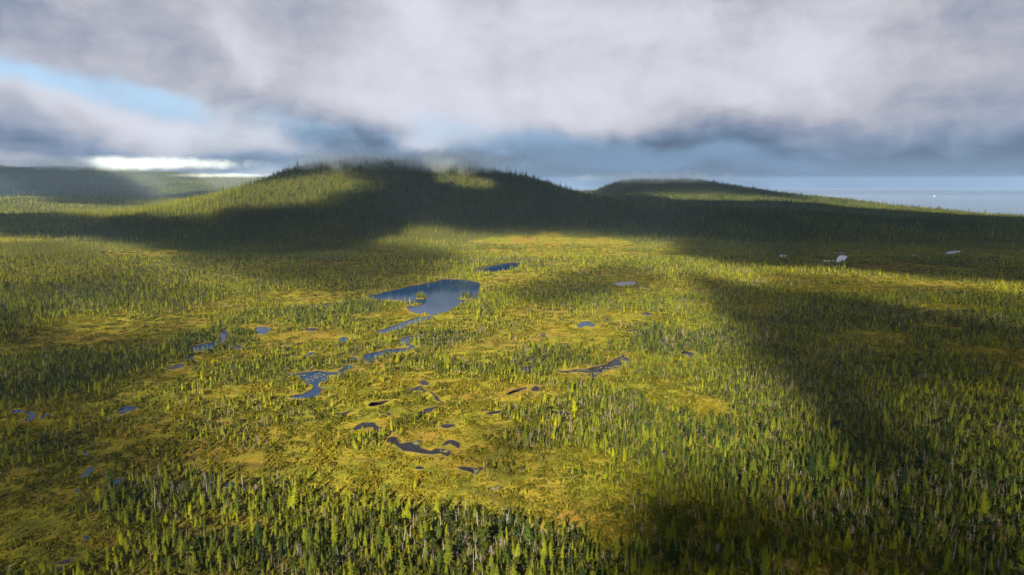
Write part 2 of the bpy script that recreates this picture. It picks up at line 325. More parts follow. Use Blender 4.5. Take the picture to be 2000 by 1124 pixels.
# ------------------------------------------------------------------ where the land is open and where it is wooded (spots on the ground)
def spot(px, py, rx, ry):
    c = G(px, py); n = G(px, py + ry); f = G(px, max(py - ry, 380)); r = G(px + rx, py)[0] - c[0]
    return (c[0], (n[1] + f[1]) / 2, r, max(abs(f[1] - n[1]) / 2, 3))
OPEN = [spot(*a) + (s,) for a, s in [
    ((250,640,140,17), 1), ((170,655,90,12), .8), ((60,1070,190,55), .95), ((40,985,130,35), .6), ((560,905,150,30), .95), ((600,852,110,22), .8), ((880,870,130,45), .9), ((820,905,160,35), .9),
    ((1010,965,170,48), .95), ((1165,730,75,15), .9), ((1100,740,50,10), .6), ((1080,985,120,55), .85), ((760,940,150,30), .8), ((1080,900,110,30), .6), ((880,975,110,22), .9), ((1190,1050,45,45), .9), ((1345,795,95,32), .9), ((1290,755,90,18), .6), ((980,770,110,40), .55), ((1130,655,110,25), .5), ((950,690,80,30), .45),
    ((270,495,90,12), .8), ((660,470,70,8), .45), ((200,410,110,8), .8), ((1100,480,190,16), .6), ((900,455,90,10), .6), ((1650,565,110,8), .7), ((1830,640,60,9), .8), ((1920,690,60,9), .7), ((1900,765,60,10), .5),
    ((1560,545,90,7), .7), ((1780,525,120,9), .6), ((440,700,90,14), .5), ((330,740,80,14), .5), ((130,830,70,12), .8), ((270,870,60,14), .6), ((400,880,70,16), .5), ((200,900,60,14), .7), ((560,660,110,14), .75), ((510,640,70,9), .8),
    ((760,800,90,18), .6), ((700,830,90,20), .7), ((900,820,70,18), .6), ((760,620,60,8), .6), ((670,520,90,10), .4), ((780,530,70,10), .4), ((620,590,60,7), .7), ((1260,620,70,14), .5), ((1210,700,70,12), .5), ((470,770,70,14), .5), ((850,740,80,16), .5), ((1050,830,70,12), .5),
    ((590,580,70,6), .6), ((1580,640,90,8), .5), ((1700,655,70,8), .6), ((1840,600,70,8), .6), ((1500,600,60,6), .5), ((1350,495,120,8), .5), ((80,470,140,7), .5)]]
WOOD = [spot(*a) + (s,) for a, s in [
    ((560,1085,330,42), .5), ((900,1112,420,22), .45), ((1690,950,420,170), .95), ((1330,1090,200,40), .5), ((1720,650,380,80), .6), ((160,590,260,34), .6), ((120,740,260,55), .55), ((1850,830,300,90), .5), ((420,640,160,30), .3), ((60,860,160,60), .4), ((620,605,150,16), .6), ((480,470,260,60), .6), ((1700,440,500,26), .6),
    ((1060,590,60,18), .5), ((870,670,50,16), .5), ((960,590,50,22), .5), ((1480,700,70,60), .5), ((60,900,100,35), .5), ((1270,810,90,40), .5), ((330,560,200,30), .4), ((820,445,40,14), .8), ((340,960,120,30), .5), ((1330,870,110,60), .5)]]
def density(x, y, hz):
    d = 0.46 + 2.0 * (fbm(x, y, 75, 41, 4) - 0.5) + 0.8 * (fbm(x, y * 0.6, 300, 45, 3) - 0.5)
    for cx, cy_, rx, ry, s in WOOD:
        d = d + s * np.exp(-(((x - cx) / rx) ** 2 + ((y - cy_) / ry) ** 2) ** 1.5)
    d = d + 0.30 * sst(650, 1000, y) + 0.8 * sst(1150, 1700, y) + 0.4 * sst(4, 20, hz)
    wob = 0.6 * (fbm(x, y, 28, 47, 3) - 0.5)
    for cx, cy_, rx, ry, s in OPEN:
        r2 = ((x - cx) / rx) ** 2 + ((y - cy_) / ry) ** 2
        d = d - 1.25 * s * sst(1.25, 0.55, np.sqrt(r2) + wob)
    return np.clip(d, 0.0, 1.0)

# ------------------------------------------------------------------ materials
def mat(name):
    m = bpy.data.materials.new(name); m.use_nodes = True
    t = NT(m.node_tree); out = t.n('ShaderNodeOutputMaterial'); return m, t, out
def ground_material():
    m, t, out = mat('bog_ground')
    pos = t.n('ShaderNodeNewGeometry').outputs['Position']
    wood = t.n('ShaderNodeAttribute', attribute_name='wood').outputs['Fac']
    big = t.noise(pos, 0.012, 4, 0.55); mid = t.noise(pos, 0.06, 5, 0.6, 0.4); fine_ = t.noise(pos, 0.5, 5, 0.65); spk = t.noise(pos, 1.3, 3, 0.6)
    moss = t.mix(t.ramp(mid, 0.36, 0.62), (0.040, 0.045, 0.0045), (0.096, 0.078, 0.008))
    moss = t.mix(t.ramp(big, 0.46, 0.62, 0, 0.8), moss, (0.088, 0.052, 0.011))
    moss = t.mix(t.ramp(fine_, 0.50, 0.66, 0, 0.85), moss, (0.0134, 0.0185, 0.0042))
    moss = t.mix(t.ramp(fine_, 0.42, 0.28, 0, 0.6), moss, (0.0840, 0.0697, 0.0168))
    moss = t.mix(t.ramp(spk, 0.54, 0.64, 0, 0.7), moss, (0.016, 0.013, 0.007))
    smp = t.n('ShaderNodeMapping'); t.link(pos, smp.inputs[0]); smp.inputs['Scale'].default_value = (0.35, 1.0, 1.0); smp.inputs['Rotation'].default_value = (0, 0, 0.25)
    strg = t.noise(smp.outputs[0], 0.055, 4, 0.6, 0.8)
    moss = t.mix(t.ramp(strg, 0.56, 0.66, 0, 0.7), moss, (0.030, 0.020, 0.008))
    lawn = t.noise(pos, 0.022, 3, 0.5, 0.6)
    moss = t.mix(t.ramp(lawn, 0.54, 0.66, 0, 0.45), moss, (0.056, 0.062, 0.006))
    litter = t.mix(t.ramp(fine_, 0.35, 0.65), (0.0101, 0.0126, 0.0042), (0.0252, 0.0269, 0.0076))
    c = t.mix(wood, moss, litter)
    tuft = t.n('ShaderNodeTexVoronoi', ins={'Scale': 0.55, 'Randomness': 1.0}); t.link(pos, tuft.inputs['Vector'])
    c = t.mix(t.ramp(tuft.outputs['Distance'], 0.75, 0.25, 0, 0.45), c, (0.030, 0.036, 0.006))
    far_ = t.noise(pos, 0.035, 5, 0.7)
    c = t.mix(t.m('MULTIPLY', t.ramp(far_, 0.47, 0.56), t.ramp(t.n('ShaderNodeSeparateXYZ', ins={0: pos}).outputs[1], 2600.0, 4200.0)), c, (0.008, 0.014, 0.006))
    bp = t.n('ShaderNodeBump', ins={'Strength': 0.9, 'Distance': 0.5}); t.link(fine_, bp.inputs['Height'])
    b = t.n('ShaderNodeBsdfDiffuse', ins={'Color': c, 'Roughness': 1.0}); t.link(bp.outputs[0], b.inputs['Normal'])
    t.link(b.outputs[0], out.inputs['Surface']); return m
def foliage_material(name, light, mid_, dark):
    m, t, out = mat(name)
    tint = t.n('ShaderNodeAttribute', attribute_type='INSTANCER', attribute_name='tint').outputs['Fac']
    rnd = t.n('ShaderNodeObjectInfo').outputs['Random']
    pos = t.n('ShaderNodeNewGeometry').outputs['Position']
    nz = t.noise(pos, 1.1, 2, 0.5)
    f = t.m('ADD', tint, t.m('MULTIPLY_ADD', rnd, 0.3, -0.15)); f = t.m('ADD', f, t.m('MULTIPLY_ADD', nz, 0.5, -0.25))
    c = t.mix(t.ramp(f, 0.0, 0.5, smooth=False), light, mid_); c = t.mix(t.ramp(f, 0.5, 1.0, smooth=False), c, dark)
    a = t.n('ShaderNodeBsdfDiffuse', ins={'Color': c}); b = t.n('ShaderNodeBsdfTranslucent', ins={'Color': c})
    mx = t.n('ShaderNodeMixShader', ins={0: 0.28}); t.link(a.outputs[0], mx.inputs[1]); t.link(b.outputs[0], mx.inputs[2])
    t.link(mx.outputs[0], out.inputs['Surface']); return m
def plain(name, a_, b_, scale, rough=0.9):
    m, t, out = mat(name)
    pos = t.n('ShaderNodeNewGeometry').outputs['Position']
    c = t.mix(t.ramp(t.noise(pos, scale, 4, 0.6), 0.3, 0.7), a_, b_)
    rnd = t.n('ShaderNodeObjectInfo').outputs['Random']
    c = t.mix(t.m('MULTIPLY', rnd, 0.35), c, tuple(0.55 * v for v in a_))
    p = t.n('ShaderNodeBsdfPrincipled', ins={'Base Color': c, 'Roughness': rough}); p.inputs['Specular IOR Level'].default_value = 0.2
    t.link(p.outputs[0], out.inputs['Surface']); return m
def water_material(name, colr, rough, bump, scale, stretch=(1, 1, 1), ior=1.33):
    m, t, out = mat(name)
    pos = t.n('ShaderNodeNewGeometry').outputs['Position']
    mp = t.n('ShaderNodeMapping'); t.link(pos, mp.inputs[0]); mp.inputs['Scale'].default_value = stretch
    nz = t.noise(mp.outputs[0], scale, 3, 0.55)
    patch = t.noise(mp.outputs[0], scale * 0.06, 3, 0.5, 0.5)
    bp = t.n('ShaderNodeBump', ins={'Distance': bump}); t.link(nz, bp.inputs['Height']); t.link(t.ramp(patch, 0.35, 0.65, 0.25, 1.0), bp.inputs['Strength'])
    p = t.n('ShaderNodeBsdfPrincipled', ins={'Base Color': (*colr, 1), 'Roughness': rough, 'IOR': ior}); t.link(bp.outputs[0], p.inputs['Normal'])
    t.link(p.outputs[0], out.inputs['Surface']); return m
M_GROUND = ground_material()
M_CON = foliage_material('conifer_foliage', (0.1980, 0.1884, 0.0068), (0.0918, 0.1082, 0.0068), (0.0118, 0.0252, 0.0084))
M_PINE = foliage_material('pine_foliage', (0.0739, 0.0790, 0.0059), (0.0386, 0.0487, 0.0059), (0.0109, 0.0193, 0.0059))
M_SHRUB = foliage_material('shrub_foliage', (0.1025, 0.0823, 0.0059), (0.0504, 0.0521, 0.0050), (0.0151, 0.0202, 0.0042))
M_BARK = plain('grey_brown_bark', (0.1092, 0.0882, 0.0714), (0.0588, 0.0470, 0.0386), 2.0)
M_DEAD = plain('weathered_dead_wood', (0.1932, 0.1680, 0.1554), (0.1008, 0.0882, 0.0840), 1.5)
M_WATER = water_material('bog_water', (0.004, 0.017, 0.048), 0.03, 0.008, 0.5, ior=1.13)
M_PEATW = water_material('peat_water', (0.008, 0.006, 0.008), 0.12, 0.02, 0.8, ior=1.13)
M_SEA = water_material('sea_water', (0.050, 0.078, 0.115), 0.2, 0.5, 0.02, (0.35, 1.0, 1.0))
M_PEAT = plain('wet_peat_bank', (0.0378, 0.0252, 0.0151), (0.0168, 0.0126, 0.0084), 0.8)
M_SEDGE = plain('bank_sedge', (0.0840, 0.0655, 0.0118), (0.0420, 0.0386, 0.0067), 0.4)
M_LILY = plain('lily_leaf', (0.1344, 0.1218, 0.0336), (0.0924, 0.0924, 0.0235), 0.5, 0.6)
M_HULL = plain('white_boat_paint', (0.8, 0.8, 0.8), (0.74, 0.74, 0.76), 0.5, 0.4)
M_WAKE = plain('churned_water', (0.7, 0.73, 0.76), (0.5, 0.54, 0.58), 0.05, 0.6)

def mesh(name, verts, faces, mats, midx=None, smooth=False):
    me = bpy.data.meshes.new(name)
    me.from_pydata([tuple(v) for v in verts], [], [tuple(f) for f in faces])
    for m in mats: me.materials.append(m)
    if midx is not None: me.polygons.foreach_set('material_index', np.array(midx, np.int32))
    if smooth: me.polygons.foreach_set('use_smooth', np.ones(len(me.polygons), bool))
    me.update(); return me
def link(name, me, parent=None, **props):
    o = bpy.data.objects.new(name, me); COL.objects.link(o)
    if parent is not None: o.parent = parent
    for k, v in props.items(): o[k] = v
    return o

# ------------------------------------------------------------------ ground sheet
def axis(segs):
    out = [segs[0][0]]
    for a, b, st in segs:
        n = max(1, int(round((b - a) / st))); out += list(np.linspace(a, b, n + 1)[1:])
    return np.array(out)
gx = axis([(-9500, -3000, 150), (-3000, -1400, 40), (-1400, -500, 14), (-500, 500, 8), (500, 1400, 14), (1400, 2600, 30), (2600, 4200, 160)])
gy = axis([(-2500, 0, 100), (0, 180, 20), (180, 900, 6), (900, 1400, 10), (1400, 2400, 16), (2400, 4600, 40), (4600, 8400, 70), (8400, 12000, 300)])
X, Y = np.meshgrid(gx, gy); x = X.ravel(); y = Y.ravel()
near = (y < 1500) & (np.abs(x) < 1400)
pd = np.full(x.shape, 40.0); pd[near] = pond_dist(x[near], y[near])
flat = sst(30, 6, pd)
z = height(x, y, flat)
nx, ny = len(gx), len(gy)
idx = np.arange(nx * ny).reshape(ny, nx)
quads = np.stack([idx[:-1, :-1], idx[:-1, 1:], idx[1:, 1:], idx[1:, :-1]], -1).reshape(-1, 4)
me = bpy.data.meshes.new('ground')
me.vertices.add(len(x)); me.vertices.foreach_set('co', np.stack([x, y, z], 1).ravel())
me.loops.add(quads.size); me.loops.foreach_set('vertex_index', quads.ravel().astype(np.int32))
me.polygons.add(len(quads)); me.polygons.foreach_set('loop_start', np.arange(0, quads.size, 4, dtype=np.int32)); me.polygons.foreach_set('loop_total', np.full(len(quads), 4, np.int32))
me.polygons.foreach_set('use_smooth', np.ones(len(quads), bool))
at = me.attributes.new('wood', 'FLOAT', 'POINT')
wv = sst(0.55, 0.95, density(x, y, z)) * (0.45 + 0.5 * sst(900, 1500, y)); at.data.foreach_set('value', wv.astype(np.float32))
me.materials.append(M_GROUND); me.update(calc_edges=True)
link('ground', me, kind='structure', label='mossy olive and rust bog rising to wooded hills', category='ground')

# sea
me = mesh('sea', [(-90000, -60000, SEA_Z), (90000, -60000, SEA_Z), (90000, 35000, SEA_Z), (-90000, 35000, SEA_Z)], [(0, 1, 2, 3)], [M_SEA])
link('sea', me, kind='structure', label='pale blue-grey sea beyond the wooded coast', category='sea')

# ------------------------------------------------------------------ pools with banks
WZ = 0.06
def strip_ring(loops, z_list):
    n = len(loops[0]); v = []; f = []
    for lp, zz in zip(loops, z_list):
        for p, q in zip(lp, zz): v.append((p[0], p[1], q))
    for r in range(len(loops) - 1):
        for i in range(n):
            j = (i + 1) % n; f.append((r * n + i, r * n + j, (r + 1) * n + j, (r + 1) * n + i))
    return v, f
def outward(poly):
    d = np.roll(poly, -1, 0) - np.roll(poly, 1, 0)
    nrm = np.stack([d[:, 1], -d[:, 0]], 1); nrm /= np.linalg.norm(nrm, axis=1, keepdims=True) + 1e-9
    area = 0.5 * np.sum(poly[:, 0] * np.roll(poly[:, 1], -1) - np.roll(poly[:, 0], -1) * poly[:, 1])
    return nrm * (1 if area > 0 else -1)
pond_objs = []
for (nm, lab, kind, _), poly in zip(PONDS, for_polys):
    bm = bmesh.new()
    vs = [bm.verts.new((p[0], p[1], WZ)) for p in poly]
    es = [bm.edges.new((vs[i], vs[(i + 1) % len(vs)])) for i in range(len(vs))]
    bmesh.ops.triangle_fill(bm, use_beauty=True, use_dissolve=False, edges=es, normal=(0, 0, 1))
    for f in bm.faces:
        if f.normal.z < 0: f.normal_flip()
    me = bpy.data.meshes.new(nm); bm.to_mesh(me); bm.free()
    me.materials.append(M_WATER if kind == W else M_PEATW)
    po = link(nm, me, kind='structure', label=lab, category='water'); pond_objs.append(po)
    n = outward(poly); k = np.clip(np.sqrt(np.prod(np.ptp(poly, axis=0))) / 45, 0.35, 1.0)
    hgt = 0.55 * k * (0.6 + 0.8 * vn(poly[:, 0], poly[:, 1], 7, 5))
    v, f = strip_ring([poly - n * 0.15, poly + n * 0.25 * k, poly + n * 0.8 * k, poly + n * 1.9 * k], [np.full(len(poly), -0.05), hgt * 0.85, hgt, np.full(len(poly), -0.25)])
    mi = [0] * len(poly) + [1] * (2 * len(poly))
    link('bank', mesh('bank', v, f, [M_PEAT, M_SEDGE], mi), po)

# islets in the lake
ISLETS = [(823.5, 583.5, 11, 'small round wooded islet in the middle of the lake'), (913, 584.5, 17, 'longer wooded islet close to the far bank of the lake')]
islet_spots = []
for px, py, hw, lab in ISLETS:
    c = G(px, py); r = G(px + hw, py)[0] - c[0]
    ang = np.linspace(0, 2 * math.pi, 28, endpoint=False); v = []; f = []
    rings = [(1.0, -0.1), (0.97, 0.4), (0.8, 0.75), (0.45, 1.0)]
    for s_, zz in rings:
        for a in ang:
            q = s_ * (1 + 0.22 * math.sin(2 * a + px) + 0.12 * math.sin(5 * a))
            v.append((c[0] + r * q * math.cos(a), c[1] + r * 1.15 * q * math.sin(a), WZ + zz))
    for k in range(3):
        for i in range(28):
            j = (i + 1) % 28; f.append((k * 28 + i, k * 28 + j, (k + 1) * 28 + j, (k + 1) * 28 + i))
    v.append((c[0], c[1], WZ + 1.05)); f += [(84 + i, 84 + (i + 1) % 28, 112) for i in range(28)]
    link('islet', mesh('islet', v, f, [M_PEAT, M_SEDGE], [0] * 28 + [1] * (len(f) - 28)), kind='structure', label=lab, category='islet')
    islet_spots.append((c, r))

# lily pads
rng = np.random.default_rng(7)
def lilies(i, n, lab, stretch=1.0):
    poly = for_polys[i]; lo, hi = poly.min(0), poly.max(0); v = []; f = []; made = 0; tries = 0
    while made < n and tries < 4000:
        tries += 1
        c = lo + rng.random(2) * (hi - lo)
        if sdist(np.array([c[0]]), np.array([c[1]]), poly)[0] > -1.2: continue
        if vn(c[0], c[1], 9, 77) < 0.42: continue
        made += 1
        for _ in range(rng.integers(4, 9)):
            q = c + rng.normal(0, 0.8, 2) * (1.5, 0.8); rr = rng.uniform(0.3, 0.65); b = len(v)
            if sdist(np.array([q[0]]), np.array([q[1]]), poly)[0] > -0.5: continue
            for a in range(7):
                v.append((q[0] + rr * math.cos(a * .84 + 0.3), q[1] + rr * math.sin(a * .84 + 0.3), WZ + 0.015 + 0.0005 * (b % 9)))
            f.append(tuple(range(b, b + 7)))
    link('lily_pads', mesh('lily_pads', v, f, [M_LILY]), kind='stuff', label=lab, category='lily pads')
lilies(6, 16, 'yellow-green lily pads floating on the deep blue bent pond')
lilies(29, 28, 'yellow lily pads scattered along the long slanting dark pond')
lilies(3, 10, 'few lily pads on the hooked blue stream')
lilies(17, 6, 'straw-coloured sedge tufts in the forked purple-brown pool')
lilies(22, 3, 'few pale tufts in the bowl-shaped dark pool')
lilies(24, 8, 'pale pads on the brown mud pool')

# ------------------------------------------------------------------ plant meshes
def tube(v, f, pts, rads, sides):
    b = len(v); pts = [np.array(p, float) for p in pts]
    for k, (p, r) in enumerate(zip(pts, rads)):
        d = pts[min(k + 1, len(pts) - 1)] - pts[max(k - 1, 0)]; d = d / (np.linalg.norm(d) + 1e-9)
        u = np.cross(d, (0.31, 0.77, 0.2)); u /= np.linalg.norm(u) + 1e-9; wv_ = np.cross(d, u)
        for s_ in range(sides):
            a = 2 * math.pi * s_ / sides; v.append(p + r * (math.cos(a) * u + math.sin(a) * wv_))
    for k in range(len(pts) - 1):
        for s_ in range(sides):
            t = (s_ + 1) % sides
            f.append((b + k * sides + s_, b + k * sides + t, b + (k + 1) * sides + t, b + (k + 1) * sides + s_))
def spray(v, f, B, yaw, L, droop, wd, rg):
    dr = np.array([math.cos(yaw), math.sin(yaw), 0]); sd = np.array([-dr[1], dr[0], 0]); B = np.array(B, float)
    m = B + dr * L * 0.55 + np.array([0, 0, -droop * L * 0.35 + 0.12 * L]); t = B + dr * L + np.array([0, 0, -droop * L])
    lft = B + dr * L * 0.5 + sd * wd + np.array([0, 0, -droop * L * 0.5 - 0.15 * wd]); rgt = B + dr * L * 0.5 - sd * wd + np.array([0, 0, -droop * L * 0.5 - 0.15 * wd])
    b = len(v); v += [B, lft, m, rgt, t]; f += [(b, b + 1, b + 2), (b, b + 2, b + 3), (b + 1, b + 4, b + 2), (b + 2, b + 4, b + 3)]
def conifer(seed, h, rad, lo, levels, per, gaps=0.15, low=False):
    rg = random.Random(seed); tv, tf, cv, cf = [], [], [], []
    bend = [rg.uniform(-.15, .15), rg.uniform(-.15, .15)]
    ax = lambda t: np.array([bend[0] * math.sin(t * 2.4), bend[1] * math.sin(t * 2.0), h * t])
    tube(tv, tf, [ax(t) for t in (0, .3, .65, 1.0)], [0.16 * h / 9, 0.12 * h / 9, 0.07 * h / 9, 0.012], 3 if low else 5)
    for i in range(levels):
        t = lo + (0.985 - lo) * (i / (levels - 1)) ** 0.9
        prof = (1 - (t - lo) / (1 - lo)) ** 0.75 * (0.55 + 0.45 * min(1, (t - lo) / 0.12 + 0.2)) + 0.05
        n = per if t < .85 else max(3, per - 2); off = rg.random() * 6.28
        for k in range(n):
            if rg.random() < gaps: continue
            L = rad * prof * rg.uniform(0.65, 1.25); yaw = off + k * 6.283 / n + rg.uniform(-.3, .3)
            tt = t + rg.uniform(-.012, .012)
            spray(cv, cf, ax(min(tt, .99)), yaw, L, rg.uniform(0.15, 0.75), L * rg.uniform(0.30, 0.48) + 0.05, rg)
    tp = ax(1.0); b = len(cv); cv += [tp + np.array((0, 0, .25)), tp + np.array((.09, 0, -.35)), tp + np.array((-.06, .07, -.35)), tp + np.array((-.05, -.08, -.35))]
    cf += [(b, b + 1, b + 2), (b, b + 2, b + 3), (b, b + 3, b + 1)]
    return (tv, tf), (cv, cf)
def pine(seed, h, nclump, ntri, spread_):
    rg = random.Random(seed); tv, tf, cv, cf = [], [], [], []
    lean = np.array([rg.uniform(-.1, .1), rg.uniform(-.1, .1)])
    ax = lambda t: np.array([h * lean[0] * t + 0.2 * math.sin(3 * t + seed), h * lean[1] * t + 0.2 * math.sin(2.3 * t), h * t])
    tube(tv, tf, [ax(t) for t in (0, .35, .7, .95)], [0.17 * h / 7, 0.13 * h / 7, 0.08 * h / 7, 0.03], 5)
    for i in range(nclump):
        t = 0.42 + 0.56 * i / (nclump - 1); yaw = rg.random() * 6.28 + i * 2.4
        rr = spread_ * (1.15 - abs(t - 0.62) * 1.5) * rg.uniform(0.35, 1.0) * (0.25 if i == nclump - 1 else 1)
        c = ax(t) + np.array([rr * math.cos(yaw), rr * math.sin(yaw), 0.25])
        tube(tv, tf, [ax(t - .06), c], [0.05, 0.02], 3)
        s_ = np.array([0.62, 0.62, 0.42]) * spread_ * 0.55 * rg.uniform(0.8, 1.2)
        for _ in range(ntri):
            d = np.array([rg.gauss(0, 1) for _ in range(3)]); d /= np.linalg.norm(d); p = c + d * s_ * rg.uniform(0.55, 1.05)
            u = np.array([rg.gauss(0, 1) for _ in range(3)]); u -= d * np.dot(u, d) * 0.7; u /= np.linalg.norm(u); w_ = np.cross(d, u); q = 0.26 * rg.uniform(.7, 1.4)
            b = len(cv); cv += [p + u * q * 1.4, p - u * q * .7 + w_ * q, p - u * q * .7 - w_ * q]; cf.append((b, b + 1, b + 2))
    return (tv, tf), (cv, cf)
def snag(seed, h, nb, blen, broken):
    rg = random.Random(seed); tv, tf, cv, cf = [], [], [], []
    lean = np.array([rg.uniform(-.07, .07), rg.uniform(-.07, .07)])
    ax = lambda t: np.array([h * lean[0] * t + .12 * math.sin(3 * t + seed), h * lean[1] * t + .1 * math.sin(4 * t), h * t])
    tube(tv, tf, [ax(t) for t in (0, .35, .7, 1.0)], [0.13, 0.105, 0.075, 0.045 if broken else 0.012], 5)
    for i in range(nb):
        t = rg.uniform(0.3, 0.97); yaw = rg.random() * 6.28; L = blen * (1.1 - 0.75 * t) * rg.uniform(.5, 1.3) + .15; up = rg.uniform(-.25, .35)
        a = ax(t); e = a + L * np.array([math.cos(yaw), math.sin(yaw), up]); md = (a + e) / 2 + np.array([0, 0, .08 * L])
        tube(cv, cf, [a, md, e], [0.036, 0.024, 0.006], 3)
    return (tv, tf), (cv, cf)
def to_meshes(name, parts, mt, mc):
    (tv, tf), (cv, cf) = parts
    tm = mesh(name + '_trunk', tv, tf, [mt], smooth=True); cm = mesh(name + '_crown', cv, cf, [mc])
    b = len(tv); jm = mesh(name, list(tv) + list(cv), list(tf) + [tuple(q + b for q in f) for f in cf], [mt, mc], [0] * len(tf) + [1] * len(cf))
    return tm, cm, jm
CON = [to_meshes('conifer', conifer(10 + i, 9.0, *a), M_BARK, M_CON) for i, a in enumerate([(1.25, .10, 20, 7), (1.0, .22, 19, 6), (1.5, .16, 19, 7), (0.85, .30, 17, 6), (1.15, .42, 13, 6), (1.75, .06, 20, 8)])]
PIN = [to_meshes('pine', pine(40 + i, *a), M_BARK, M_PINE) for i, a in enumerate([(6.5, 9, 46, 1.7), (5.5, 8, 46, 1.9), (7.5, 10, 44, 1.6), (4.2, 7, 46, 1.7)])]
SNG = [to_meshes('snag', snag(70 + i, *a), M_DEAD, M_DEAD) for i, a in enumerate([(8.0, 7, 1.2, False), (6.5, 3, .8, True), (9.0, 12, 1.3, False), (6.0, 46, 1.6, False), (5.0, 1, .5, True), (7.0, 60, 1.9, False)])]
FAR = [to_meshes('far_conifer', conifer(90 + i, 9.0, *a, gaps=0.05, low=True), M_BARK, M_CON) for i, a in enumerate([(1.55, .08, 9, 5), (1.3, .12, 9, 5), (1.9, .06, 8, 5), (1.7, .2, 7, 5)])]
def shrub_patch(seed, size, n, hmin, hmax):
    rg = random.Random(seed); v, f = [], []
    for _ in range(n):
        cx, cy_ = rg.uniform(-size, size), rg.uniform(-size, size); hh = rg.uniform(hmin, hmax) * (1 if rg.random() < .85 else 1.7); r = hh * rg.uniform(.45, .9)
        for _ in range(9):
            a = rg.random() * 6.28; e = rg.uniform(.1, 1.3); d = np.array([math.cos(a) * math.cos(e), math.sin(a) * math.cos(e), math.sin(e)])
            p = np.array([cx, cy_, 0]) + d * np.array([r, r, hh]) * rg.uniform(.6, 1); u = np.cross(d, (rg.gauss(0, 1), rg.gauss(0, 1), rg.gauss(0, 1))); u /= np.linalg.norm(u) + 1e-6; w_ = np.cross(d, u); q = .30 * hh + .1
            b = len(v); v += [p + u * q, p - u * q * .6 + w_ * q * .9, p - u * q * .6 - w_ * q * .9]; f.append((b, b + 1, b + 2))
    return mesh('shrub_patch', v, f, [M_SHRUB])
SHR = [shrub_patch(200 + i, 3.4, 34, .2, .75) for i in range(4)] + [shrub_patch(210 + i, 3.4, 18, .4, 1.6) for i in range(3)]

# ------------------------------------------------------------------ scatter
rng = np.random.default_rng(2024)
def cands(y0, y1, step, slope=0.80, pad=25):
    ys = np.arange(y0, y1, step); out = []
    for yy in ys:
        hw = slope * yy + pad; n = int(2 * hw / step)
        xs = -hw + (np.arange(n) + rng.random(n)) * step
        out.append(np.stack([xs, yy + rng.random(n) * step], 1))
    return np.concatenate(out)
def ground_at(p):
    pdv = np.full(len(p), 40.0); k = p[:, 1] < 1500
    if k.any(): pdv[k] = pond_dist(p[k, 0], p[k, 1])
    return height(p[:, 0], p[:, 1], sst(30, 6, pdv)), pdv
BANDS = [(150, 420, 1.95, .93), (420, 760, 2.15, .93), (760, 1400, 2.9, .93), (1400, 2250, 7.2, .93), (2250, 3000, 9.5, .93), (3000, 5200, 15.0, .93), (5200, 8200, 26.0, .93)]
tp, tz, tpd, tden = [], [], [], []
for a, b, st, sl in BANDS:
    p = cands(a, b, st, sl)
    zz, pdv = ground_at(p)
    dn = density(p[:, 0], p[:, 1], zz)
    prob = 0.07 + 0.07 * (p[:, 1] < 800) + 0.81 * dn ** 1.25
    prob = prob * sst(0.3, 2.2, pdv) * np.where(pdv < 5, 0.75, 1)
    k = (rng.random(len(p)) < prob) & (zz > SEA_Z + 6)
    tp.append(p[k]); tz.append(zz[k]); tpd.append(pdv[k]); tden.append(dn[k])
# a few on the islets
for c, r in islet_spots:
    q = c + rng.normal(0, 0.42, (30, 2)) * r; tp.append(q); tz.append(np.full(30, 0.6)); tpd.append(np.full(30, 10.)); tden.append(np.full(30, .6))
P = np.concatenate(tp); Z = np.concatenate(tz); DN = np.concatenate(tden)
N = len(P)
dist = np.hypot(P[:, 0], P[:, 1])
hillf = np.clip(sst(1080, 1800, P[:, 1]) * 0.7 + sst(8, 50, Z) * 0.4, 0, 1)
u = rng.random(N)
snag_p = np.clip(0.06 + 0.28 * sst(.50, .72, fbm(P[:, 0], P[:, 1], 60, 61, 3)), 0, .4) * (1 - 0.92 * hillf)
pine_p = np.clip(0.20 + 0.35 * (fbm(P[:, 0], P[:, 1], 90, 63, 3) - .4), 0.05, .5) * (1 - hillf)
kind = np.where(u < snag_p, 2, np.where(u < snag_p + pine_p, 1, 0))
size = np.exp(rng.normal(-0.62, 0.36, N)) * (0.42 + 0.58 * np.clip(DN * 1.3, 0, 1))
size = size * (1 + 0.02 * sst(420, 280, dist) * sst(.35, .8, DN))
size = size * 0.86 * (1 + 1.35 * hillf)
size = np.where(P[:, 1] > 3000, size * 1.15, size); size = size * (1 - 0.16 * sst(280, 380, dist) * sst(1000, 700, dist)); size[-60:] = rng.uniform(.45, .95, 60); size = np.clip(size, .14, 3.2)
wide = rng.uniform(.75, 1.4, N) * np.where(P[:, 1] > 2900, np.where(P[:, 1] > 5000, 2.4, 1.6), 1.0)
tint = 0.40 + 0.55 * (fbm(P[:, 0], P[:, 1], 130, 65, 3) - .5) + 0.46 * (rng.random(N) - .5) + 0.46 * hillf * (1 - 0.75 * sst(-560, -760, P[:, 0])) + 0.12 * (DN - .5)  # left hill shoulder foliage tinted lighter to look sunlit
tint = tint + 0.10 * sst(450, 230, dist) + 0.22 * sst(0.55, 0.95, DN) * sst(1000, 700, dist)
yaw = rng.random(N) * 6.283
tint[-60:] = rng.uniform(.5, .9, 60)
lean = rng.normal(0, .045, (N, 2)) * np.where(kind == 2, 2.2, 1.0)[:, None]
var = np.where(kind == 0, rng.integers(0, 6, N), np.where(kind == 1, rng.integers(0, 4, N), rng.choice(6, N, p=[.26, .22, .18, .12, .14, .08])))

size = np.where((kind == 2) & ((var == 3) | (var == 5)), np.minimum(size, .75), size); scl0 = size
